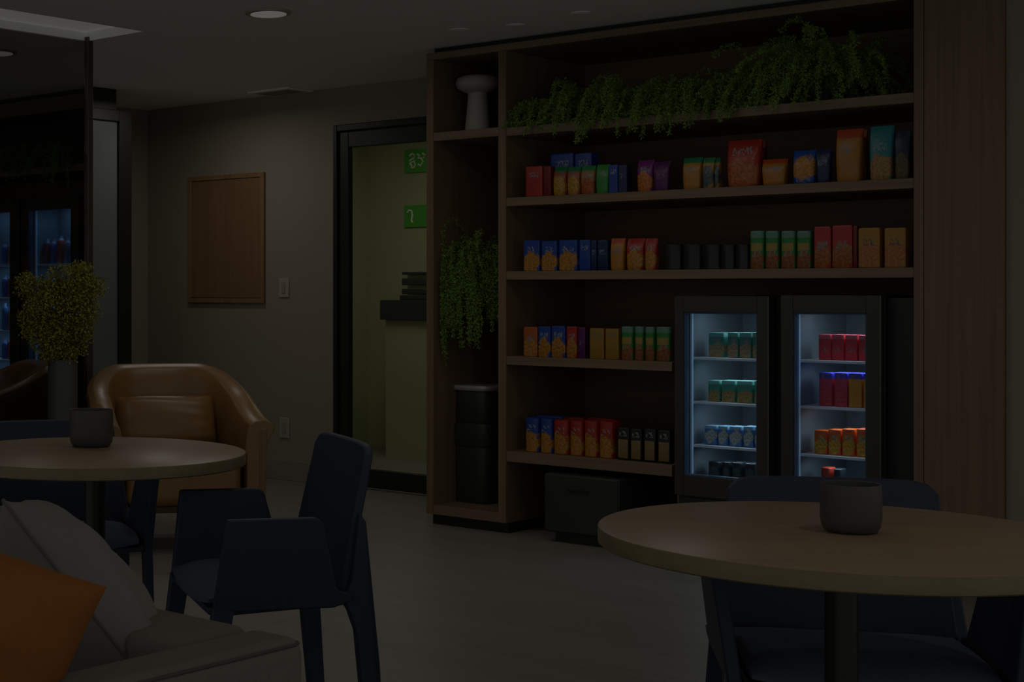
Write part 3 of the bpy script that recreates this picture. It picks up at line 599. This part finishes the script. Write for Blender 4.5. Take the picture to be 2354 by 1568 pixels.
# ------------------------------------------------------------------ glass partition, framed panel, left cabinet
py1 = on_z(206, 95, CEIL).y
py1 = on_x(206, 95, XG).y
t = thing('glass_partition', 'dark tinted glass partition with a slim bronze end post', 'partition', (XG, py1, 0))
w_ = .0
p0 = on_x(198, 0, XG).y; p1 = on_x(215, 0, XG).y
po = MB(); po.box(XG-.014, XG-.003, p0, p1-.012, 0, CEIL+.02); po.box(XG+.003, XG+.012, p0, p1-.012, 0, CEIL+.02); po.box(XG-.003, XG+.003, p0+.01, p1-.018, 0, CEIL+.02)
po.build('end_post', M['bronze'], t, bevel=.003)
MB().box(XG-.005, XG+.005, 2.6, p0, .03, CEIL-.002).build('glass_pane', M['glass'], t)
MB().box(XG-.015, XG+.015, 2.6, p0, 0, .03).build('floor_channel', M['bronze'], t)
XP = -7.02
def ypx(px, x=XP): return on_x(px, 0, x).y
t = thing('framed_screen', 'black framed frosted panel standing left of the wall corner', 'screen', (XP, ypx(250), 0))
ya, yb_, yc_ = ypx(201), ypx(275), ypx(303)
fm = MB(); zt = on_x(290, 255, XP).z
fm.box(XP-.04, XP, yb_, yc_, 0, zt); fm.box(XP-.04, XP, ya, yb_, zt-.07, zt); fm.box(XP-.04, XP, ya, yb_, 0, .08); fm.build('frame', M['black'], t, bevel=.003)
MB().box(XP-.03, XP-.02, ya, yb_, .08, zt-.07).build('frosted_pane', M['frost'], t)
MB().box(XP-.035, XP-.002, ya, ypx(268), zt, CEIL-.001).build('header', M['black'], t)
xr = X(200, YC)-.0; CX = [X(-420, YC), xr]
def Xc(px): return X(px, YC)
zsh = on_y(50, 388, YC).z; zfr = on_y(100, 455, YC).z
t = thing('display_cabinet', 'dark wooden cabinet with a fern shelf above fridges, behind the tinted glass', 'cabinet', (CX[0], YC, 0))
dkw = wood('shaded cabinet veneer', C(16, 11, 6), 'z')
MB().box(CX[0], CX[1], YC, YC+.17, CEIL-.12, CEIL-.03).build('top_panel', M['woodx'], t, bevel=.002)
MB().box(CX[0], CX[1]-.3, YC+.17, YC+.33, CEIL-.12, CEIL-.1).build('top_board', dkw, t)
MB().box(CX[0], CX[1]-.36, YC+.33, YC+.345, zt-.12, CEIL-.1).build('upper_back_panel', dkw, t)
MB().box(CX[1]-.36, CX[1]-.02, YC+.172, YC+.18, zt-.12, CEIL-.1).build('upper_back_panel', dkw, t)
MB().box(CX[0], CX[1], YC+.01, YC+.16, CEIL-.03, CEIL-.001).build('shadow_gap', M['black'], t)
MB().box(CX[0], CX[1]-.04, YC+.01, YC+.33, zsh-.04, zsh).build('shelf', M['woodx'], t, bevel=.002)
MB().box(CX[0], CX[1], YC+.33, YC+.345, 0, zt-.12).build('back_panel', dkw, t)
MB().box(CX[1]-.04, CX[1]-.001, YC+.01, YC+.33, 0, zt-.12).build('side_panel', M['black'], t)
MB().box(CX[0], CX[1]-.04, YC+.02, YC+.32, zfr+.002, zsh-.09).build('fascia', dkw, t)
ls = [on_y(20, yy, YC+.09).z for yy in (608, 684, 760, 827, 895)]
gz1 = on_y(100, 481, YC).z; gz0 = on_y(20, 925, YC).z
def lfridge(p0, p1, g0, g1, lb): return fridge(Xc(p0), Xc(p1), zfr, gz0, gz1, Xc(g0), Xc(g1), YC, .3, ls, lb, .3, 13, (.27, .58, 1))
lfridge(52, 182, 66, 165, 'tall lit glass-door fridge behind the tinted partition, right of two')
lfridge(-110, 45, -90, 25, 'tall lit glass-door fridge behind the tinted partition, cut by the picture edge')
cols = [(70, 40, 40), (40, 50, 90), (90, 40, 30), (60, 60, 70), (30, 60, 90), (90, 60, 50)]
nm_sh = ['top', 'second', 'third', 'fourth', 'fifth']
for si, z in enumerate(ls):
    for fi, pxs in enumerate(([(98, 109), (111, 123), (125, 140), (142, 155), (157, 168)], [(-40, -29), (-27, -15), (-13, -2), (0, 11), (13, 24)])):
        proto = None
        for j, (a, b) in enumerate(pxs):
            if fi == 1 and j < 3: continue
            wv = X(b, YC+.12)-X(a, YC+.12); hh = .17*random.uniform(.85, 1.05) if si in (0, 2) else .15*random.uniform(.85, 1.05)
            mb = MB(); rr = wv*.45
            mb.lathe([(rr*.9, 0), (rr, .006), (rr, hh*.7), (rr*.85, hh*.8), (rr*.45, hh*.9), (rr*.45, hh)], 16)
            o = mb.build('drink_bottle', pm(cols[(si*3+j+fi) % 6], top=(80, 80, 90), mark=(1, .8, .8), mz=.45), world=False)
            o.location = ((X(a, YC+.12)+X(b, YC+.12))/2, YC+.12+rr, z+.001)
            tag(o, f"small bottle, {ORD[j]} from left, {nm_sh[si]} shelf of right fridge behind tinted glass" if fi == 0 else f"small bottle, {'first' if j == 3 else 'second'} from picture edge, {nm_sh[si]} shelf of left fridge behind tinted glass", 'bottle', f"bottles on the {nm_sh[si]} shelf behind the tinted glass")
for px, ln, lb in ((40, .3, 'dim fern trailing from the cabinet shelf behind the tinted glass, left clump'), (150, .42, 'dim fern trailing beside the end post behind the tinted glass')):
    x_ = X(px, YC+.12)
    YF_s = YF; YF = YC; fern((x_, YC+.15, zsh), lb, 40, ln, 1, 1.0, .17, group='ferns behind the tinted glass', xlim=(CX[0], CX[1]-.045), ymax=YC+.3, zmax=CEIL-.15); YF = YF_s

# ------------------------------------------------------------------ round tables and mugs
def table(Xq, Zq, label, mugpos, mlabel, mr, grain, tr=.42):
    x, y = cw(Xq, Zq); t = thing('round_table', label, 'table', (x, y, 0), rz=0, group='round cafe tables')
    top = .75
    e = MB().lathe([(tr-.004, top-.033), (tr, top-.03), (tr, top-.003), (tr-.001, top-.0015), (tr-.003, top-.001)], 128).build('table_edge', M['edge'], t, world=False, smooth=40)
    tp = MB().lathe([(tr-.0025, top-.002), (tr-.0025, top-.0006), (tr-.004, top)], 128).build('tabletop', M['table'], t, world=False, rot=(0, 0, grain), smooth=40)
    MB().lathe([(.029, .02), (.029, top-.04)], 40).build('column', M['steel'], t, world=False)
    MB().lathe([(.2, top-.04), (.2, top-.0335)], 40).build('mounting_plate', M['steel'], t, world=False)
    MB().lathe([(.26, 0), (.26, .008), (.25, .014), (.05, .022), (.037, .026)], 64).build('base', M['steel'], t, world=False)
    mx, my = cw(*mugpos)
    m = thing('mug', mlabel, 'mug', (mx, my, top+.0002)); hm = mr*1.68
    pr_ = [(mr*.72, 0), (mr*.86, hm*.03), (mr*.96, hm*.13), (mr, hm*.3), (mr*1.0, hm*.8), (mr*.985, hm*.97), (mr*.965, hm), (mr*.925, hm*.99), (mr*.91, hm*.9), (mr*.9, hm*.3), (mr*.7, hm*.1), (.001, hm*.08)]
    MB().lathe(pr_, 64).build('cup_body', M['mug'], m, world=False, smooth=50)
    return m
# mug radius from its picture width
def rad(px0, px1, z): return .5*(px1-px0)/F*z/math.sqrt(1+(((px0+px1)/2-PX)/F)**2)
zr = .45*F/(1222-PY); zl = .45*F/(1026-PY)
m = table(1.2320, 2.855, 'round oak cafe table in the right foreground', ((1956-PX)/F*zr, zr), 'charcoal mug standing on the right foreground table', rad(1884, 2028, zr), A-.1, .434)
m = table(-.22, 4.30, 'round oak cafe table at the left in front of the tan armchair', ((210-PX)/F*zl, zl), 'small-spouted charcoal mug on the left table', rad(160, 261, zl), A)
MB().add([(-.045, .01, .083), (-.045, -.01, .083), (-.064, 0, .09), (-.05, 0, .07)], [(0, 1, 2), (0, 2, 3), (1, 3, 2), (0, 3, 1)]).build('spout', M['mug'], m, world=False, rot=(0, 0, A))

# ------------------------------------------------------------------ navy armchairs
def arc(cx, cz, r, a0, a1, n=5): return [(cx+r*math.cos(math.radians(a0+(a1-a0)*i/n)), cz+r*math.sin(math.radians(a0+(a1-a0)*i/n))) for i in range(n+1)]
def make_chair():
    t = thing('dining_armchair', None, 'chair', (0, 0, 0)); nv = M['navy']
    lean = lambda s: (lambda z: s*max(0, z-.45)*.13)
    for s in (-1, 1):
        y0, y1 = s*.235, s*.262
        arm = [(.23, .445), (-.105, .445), (-.112, .478), (-.073, .478)] + arc(-.022, .633, .025, 165, 90, 4)[0:0]
        arm = [(.232, .44), (.205, .65)] + arc(.197, .652, .008, 0, 90, 3) + arc(-.005, .635, .025, 90, 165, 4) + [(-.066, .49), (-.078, .478), (-.11, .474), (-.11, .455), (-.06, .44)]
        MB().prism(arm, y0, y1, lean(s)).build('armrest', nv, t, world=False, bevel=.004)
        fl_ = MB(); fl_.hexa([(.258, y0, 0), (.29, y0, 0), (.29, y1, 0), (.258, y1, 0)], [(.182, y0, .445), (.234, y0, .445), (.234, y1, .445), (.182, y1, .445)]); fl_.build('leg', nv, t, world=False, bevel=.004)
        rl = [(-.155, 0), (-.195, 0), (-.178, .3), (-.15, .64), (-.135, .66), (-.11, .5), (-.085, .455), (-.1, .43), (-.118, .38)]
        MB().prism(rl, s*.228, s*.258, lean(s*-.8)).build('leg', nv, t, world=False, bevel=.004)
    # backrest
    b = MB(); nz, nyy = 12, 14
    for lay in (0, 1):
        for i in range(nz+1):
            f = i/nz; z = .47+.35*f; hw = .232-.022*f
            if f > .9: hw -= .018*((f-.9)/.1)**3
            for j in range(nyy+1):
                g_ = -1+2*j/nyy; zz_ = z-(.008*abs(g_)**10*(f > .95))
                xx = -.085-.075*f-.015*(1-g_*g_)*f*0.6-(.022 if lay else 0)-(.012*f if lay else 0)*0
                b.v.append((xx, g_*hw, zz_))
    nl = (nz+1)*(nyy+1); I = lambda l, i, j: l*nl+i*(nyy+1)+j
    for i in range(nz):
        for j in range(nyy): b.f.append((I(0, i, j), I(0, i, j+1), I(0, i+1, j+1), I(0, i+1, j))); b.f.append((I(1, i, j), I(1, i+1, j), I(1, i+1, j+1), I(1, i, j+1)))
    for i in range(nz): b.f.append((I(0, i, 0), I(0, i+1, 0), I(1, i+1, 0), I(1, i, 0))); b.f.append((I(0, i, nyy), I(1, i, nyy), I(1, i+1, nyy), I(0, i+1, nyy)))
    for j in range(nyy): b.f.append((I(0, 0, j), I(1, 0, j), I(1, 0, j+1), I(0, 0, j+1))); b.f.append((I(0, nz, j), I(0, nz, j+1), I(1, nz, j+1), I(1, nz, j)))
    b.build('backrest', nv, t, world=False, bevel=.005, smooth=50)
    sf = MB(); sf.prism([(-.1, .44), (.2, .425), (.24, .43), (.24, .445), (-.1, .455)], -.234, .234); sf.build('seat_frame', nv, t, world=False, bevel=.004)
    c_ = MB(); n = 16
    for lay in (0, 1):
        for i in range(n+1):
            for j in range(n+1):
                u, v_ = -1+2*i/n, -1+2*j/n; e_ = (1-abs(u)**6)*(1-abs(v_)**6)
                x_ = .075+.17*u*(1-.05*v_*v_) ; y_ = .228*v_*(1-.04*u*u)
                c_.v.append((x_, y_, (.47+.022*e_-.012*(max(0, u)**3)+.006*v_*v_) if lay == 0 else .4555-.02*max(0, u)*(1-v_*v_)))
    nn = (n+1)**2; I = lambda l, i, j: l*nn+i*(n+1)+j
    for i in range(n):
        for j in range(n): c_.f.append((I(0, i, j), I(0, i+1, j), I(0, i+1, j+1), I(0, i, j+1))); c_.f.append((I(1, i, j), I(1, i, j+1), I(1, i+1, j+1), I(1, i+1, j)))
        for (a_, b_) in (((i, 0), (i+1, 0)), ((i+1, n), (i, n)), ((0, i+1), (0, i)), ((n, i), (n, i+1))): c_.f.append((I(0, *a_), I(0, *b_), I(1, *b_), I(1, *a_)))
    c_.build('seat', M['navyseat'], t, world=False, smooth=60)
    return t
def place_chair(t, Xq, Zq, fX, fZ, label, turn=0):
    x, y = cw(Xq, Zq); t.location = (x, y, 0); t.rotation_euler = (0, 0, cdir(fX, fZ)+turn); t['label'] = label; t['category'] = 'chair'; t['group'] = 'navy armchairs at the round tables'
ch = make_chair(); del ch['org']
c2 = copy_tree(ch); c3 = copy_tree(ch)
place_chair(ch, .27, 3.93, -1, -.2, 'navy moulded armchair in the middle, seen from its side, by the left table')
place_chair(c2, 1.43, 3.28, -.24, -1, 'navy moulded armchair tucked behind the right foreground table')
place_chair(c3, -.37, 4.86, .22, -1, 'navy moulded armchair behind the left table, in front of the planter')
c2.scale = (1.22, 1.04, .945); c3.scale = (1, 1, .945)

# ------------------------------------------------------------------ tan tub armchairs
def make_tub():
    t = thing('tub_armchair', None, 'armchair', (0, 0, 0)); L = M['leather']
    mb = MB(); ns, ncs = 56, 20
    def prof(s):           # s in -1..1 along the U, 0 is the middle of the back
        a = abs(s); ang = math.pi/2*min(1, a/.62)
        rx, ry = .33, .355
        if a <= .62: x = -rx*math.cos(ang)**.8 if math.cos(ang) > 0 else 0; y = ry*math.sin(ang)**.75
        else: x = (a-.62)/.38*.30; y = ry+.01*(a-.62)/.38
        y *= 1 if s > 0 else -1
        if a < .2: top = .835
        else:
            f = (a-.2)/.8; top = .835-.235*(.35*f+.65*(3*f*f-2*f**3))
        th = .085-.01*a; fl_ = .02+.05*max(0, a-.6)
        return x-.02, y, top, th, fl_
    def nrm(s):
        e = 1e-3; a, b_ = prof(max(-1, s-e)), prof(min(1, s+e)); d = Vector((b_[0]-a[0], b_[1]-a[1], 0)).normalized(); return Vector((d.y, -d.x, 0))
    for i in range(ns+1):
        s = -1+2*i/ns; x, y, top, th, fl_ = prof(s); n_ = nrm(s)   # n_ points outwards
        if n_.dot(Vector((x+.02-.1, y, 0))) < 0: n_ = -n_
        zb = .20
        outline = [(.0, zb), (.01, .3), (.012, .45), (.02+fl_*.3, top-.09), (.025+fl_*.8, top-.05), (.02+fl_*.8, top-.02), (.0+fl_*.4, top), (-.03, top-.003), (-.065, top-.02), (-th-.0, top-.06), (-th-.01, top-.15), (-th, .45), (-th, .3), (-th, zb)]
        ncs = len(outline)
        for o_, z in outline: q_ = Vector((x, y, 0))+n_*o_; mb.v.append((q_.x, q_.y, max(z, zb)))
    for i in range(ns):
        for j in range(ncs): mb.f.append((i*ncs+j, i*ncs+(j+1) % ncs, (i+1)*ncs+(j+1) % ncs, (i+1)*ncs+j))
    mb.f.append(tuple(range(ncs))); mb.f.append(tuple(ns*ncs+j for j in range(ncs-1, -1, -1)))
    mb.build('shell', L, t, world=False, smooth=70, bevel=.012, seg=3)
    sc = MB().box(-.24, .30, -.265, .265, .215, .44); sc.build('seat', L, t, world=False, bevel=.045, seg=5)
    MB().box(-.26, .26, -.28, .28, .185, .215).build('underframe', M['darkwood'], t, world=False, bevel=.004)
    for s in (-1, 1):
        l = MB(); l.hexa([(.25, s*.345, 0), (.285, s*.345, 0), (.285, s*.375, 0), (.25, s*.375, 0)], [(.235, s*.35, .56), (.285, s*.35, .56), (.285, s*.385, .56), (.235, s*.385, .56)]); l.build('leg', M['legwood'], t, world=False, bevel=.004)
        l = MB(); l.hexa([(-.27, s*.3, 0), (-.24, s*.3, 0), (-.24, s*.33, 0), (-.27, s*.33, 0)], [(-.2, s*.3, .2), (-.16, s*.3, .2), (-.16, s*.34, .2), (-.2, s*.34, .2)]); l.build('leg', M['darkwood'], t, world=False, bevel=.004)
    return t
def cushion(name, w_, h_, th, mat, parent=None, p=2.6, pinch=.06, n=28, wr=.004, noise_seed=0):
    random.seed(noise_seed); mb = MB()
    fr_ = [random.uniform(3, 8) for _ in range(6)]
    for lay in (1, -1):
        for i in range(n+1):
            for j in range(n+1):
                u, v_ = -1+2*i/n, -1+2*j/n; e_ = max(0, (1-abs(u)**p)*(1-abs(v_)**p))**.55
                k_ = 1-pinch*(1-v_*v_)*(abs(u)**3); k2 = 1-pinch*(1-u*u)*(abs(v_)**3)
                wn = wr*(math.sin(fr_[0]*u+fr_[1]*v_)+math.sin(fr_[2]*v_-fr_[3]*u*v_+lay)+.6*math.sin(fr_[4]*2*u*v_+fr_[5]*2*v_))*e_
                mb.v.append((w_/2*u*k_, h_/2*v_*k2, lay*(th/2*e_)+wn+lay*.0005))
    nn = (n+1)**2; I = lambda l, i, j: l*nn+i*(n+1)+j
    for i in range(n):
        for j in range(n): mb.f.append((I(0, i, j), I(0, i+1, j), I(0, i+1, j+1), I(0, i, j+1))); mb.f.append((I(1, i, j), I(1, i, j+1), I(1, i+1, j+1), I(1, i+1, j)))
        for (a_, b_) in (((i, 0), (i+1, 0)), ((i+1, n), (i, n)), ((0, i+1), (0, i)), ((n, i), (n, i+1))): mb.f.append((I(0, *a_), I(0, *b_), I(1, *b_), I(1, *a_)))
    o = mb.build(name, mat, parent, world=False, smooth=80)
    rim = [(-1+2*i/n, -1) for i in range(n)]+[(1, -1+2*i/n) for i in range(n)]+[(1-2*i/n, 1) for i in range(n)]+[(-1, 1-2*i/n) for i in range(n+1)]
    return o, [(w_/2*u*(1-pinch*(1-v_*v_)*(abs(u)**3)), h_/2*v_*(1-pinch*(1-u*u)*(abs(v_)**3)), 0) for u, v_ in rim]
tub = make_tub(); del tub['org']; tub2 = copy_tree(tub)
x, y = cw(-.01, 7.28); tub.location = (x, y, 0); tub.rotation_euler = (0, 0, cdir(.22, -1)); tag(tub, 'tan leather tub armchair standing behind the left round table', 'armchair', 'tan tub armchairs')
tub2.location = (-6.23, 4.76, 0); tub2.rotation_euler = (0, 0, cdir(-1, -.35)); tag(tub2, 'tan leather tub armchair at the left picture edge behind the tinted glass', 'armchair', 'tan tub armchairs')
o, rim = cushion('lumbar_cushion', .50, .25, .16, M['leather'], p=5, pinch=.0, wr=.002, noise_seed=4)
fd_ = Vector((math.cos(tub.rotation_euler.z), math.sin(tub.rotation_euler.z), 0)); o.location = Vector((x, y, .565))+fd_*(-.16)
o.rotation_euler = Matrix(((-fd_.y, -fd_.x*.3, fd_.x*.95), (fd_.x, -fd_.y*.3, fd_.y*.95), (0, .95, .3))).to_euler(); tag(o, 'tan leather lumbar cushion resting in the armchair behind the left table', 'cushion')

# ------------------------------------------------------------------ sofa and pillows
sf = thing('sofa', 'grey tweed sofa in the left foreground, seen from behind its corner', 'sofa', (-1.66, 1.96, 0))
g = M['grey']; SX0, SX1, SY1, HT = -1.80, -1.68, 1.975, .62
MB().box(SX0, SX1, .55, SY1-.001, .1, HT).build('backrest', g, sf, bevel=.028, seg=5)
MB().box(-2.62, SX0-.002, SY1-.2, SY1, .1, HT).build('armrest', g, sf, bevel=.028, seg=5)
MB().box(-2.6, SX0-.002, .55, SY1-.202, .1, .36).build('seat', g, sf, bevel=.03, seg=4)
MB().box(-2.6, SX0+.1, .6, SY1-.03, .04, .1).build('base', M['black'], sf)
sm = MB(); q = [(SX1-.006, .56, HT-.006), (SX1-.006, SY1-.03, HT-.006)]; sm.tube([(SX1-.004, .56, HT-.01), (SX1-.004, 1.2, HT-.01), (SX1-.004, SY1-.03, HT-.01), (SX1-.012, SY1-.012, HT-.011), (SX1-.03, SY1-.004, HT-.012), (SX1-.1, SY1-.003, HT-.012)], .003, 6)
sm.build('piping', plain('sofa piping', C(22, 20, 18), .9), sf)
for lx, ly in ((SX1-.06, SY1-.06), (-2.55, SY1-.06), (SX1-.06, .65), (-2.55, .65)): MB().box(lx-.02, lx+.02, ly-.02, ly+.02, 0, .1 if lx > -1.8 else .1).build('foot', M['black'], sf)
def cv(a, b, c_): v = cw(a, b); return Vector((v[0], v[1], c_))
def place_pillow(o, T, e1, e2, s1, s2, sink=0):
    e1 = cv(*e1).normalized(); e2 = cv(*e2); e2 = (e2-e1*e2.dot(e1)).normalized(); n_ = e1.cross(e2)
    c_ = cv(*T)+e1*s1/2+e2*s2/2
    R_ = Matrix((e1, e2, n_)).transposed().to_4x4(); R_.translation = c_; o.matrix_world = R_
o, rim = cushion('throw_pillow', .47, .44, .21, M['pillow'], p=2.4, pinch=.07, wr=.006, noise_seed=11)
pp = MB().tube(rim, .0035, 6); pr2 = pp.build('piping', M['rustp'], o, world=False)
place_pillow(o, (-.287, 2.60, .845), (.62, -.02, -.78), (-.1, .95, -.22), .47, .44); tag(o, 'large light grey linen pillow leaning in the sofa corner', 'pillow')
o, rim = cushion('throw_pillow', .44, .42, .15, M['rust'], p=2.2, pinch=.05, wr=.007, noise_seed=5)
place_pillow(o, (-.100, 2.30, .757), (-.93, .02, .36), (-.33, -.02, -.94), .44, .42); tag(o, 'rust orange wool pillow in front of the grey pillow on the sofa', 'pillow')
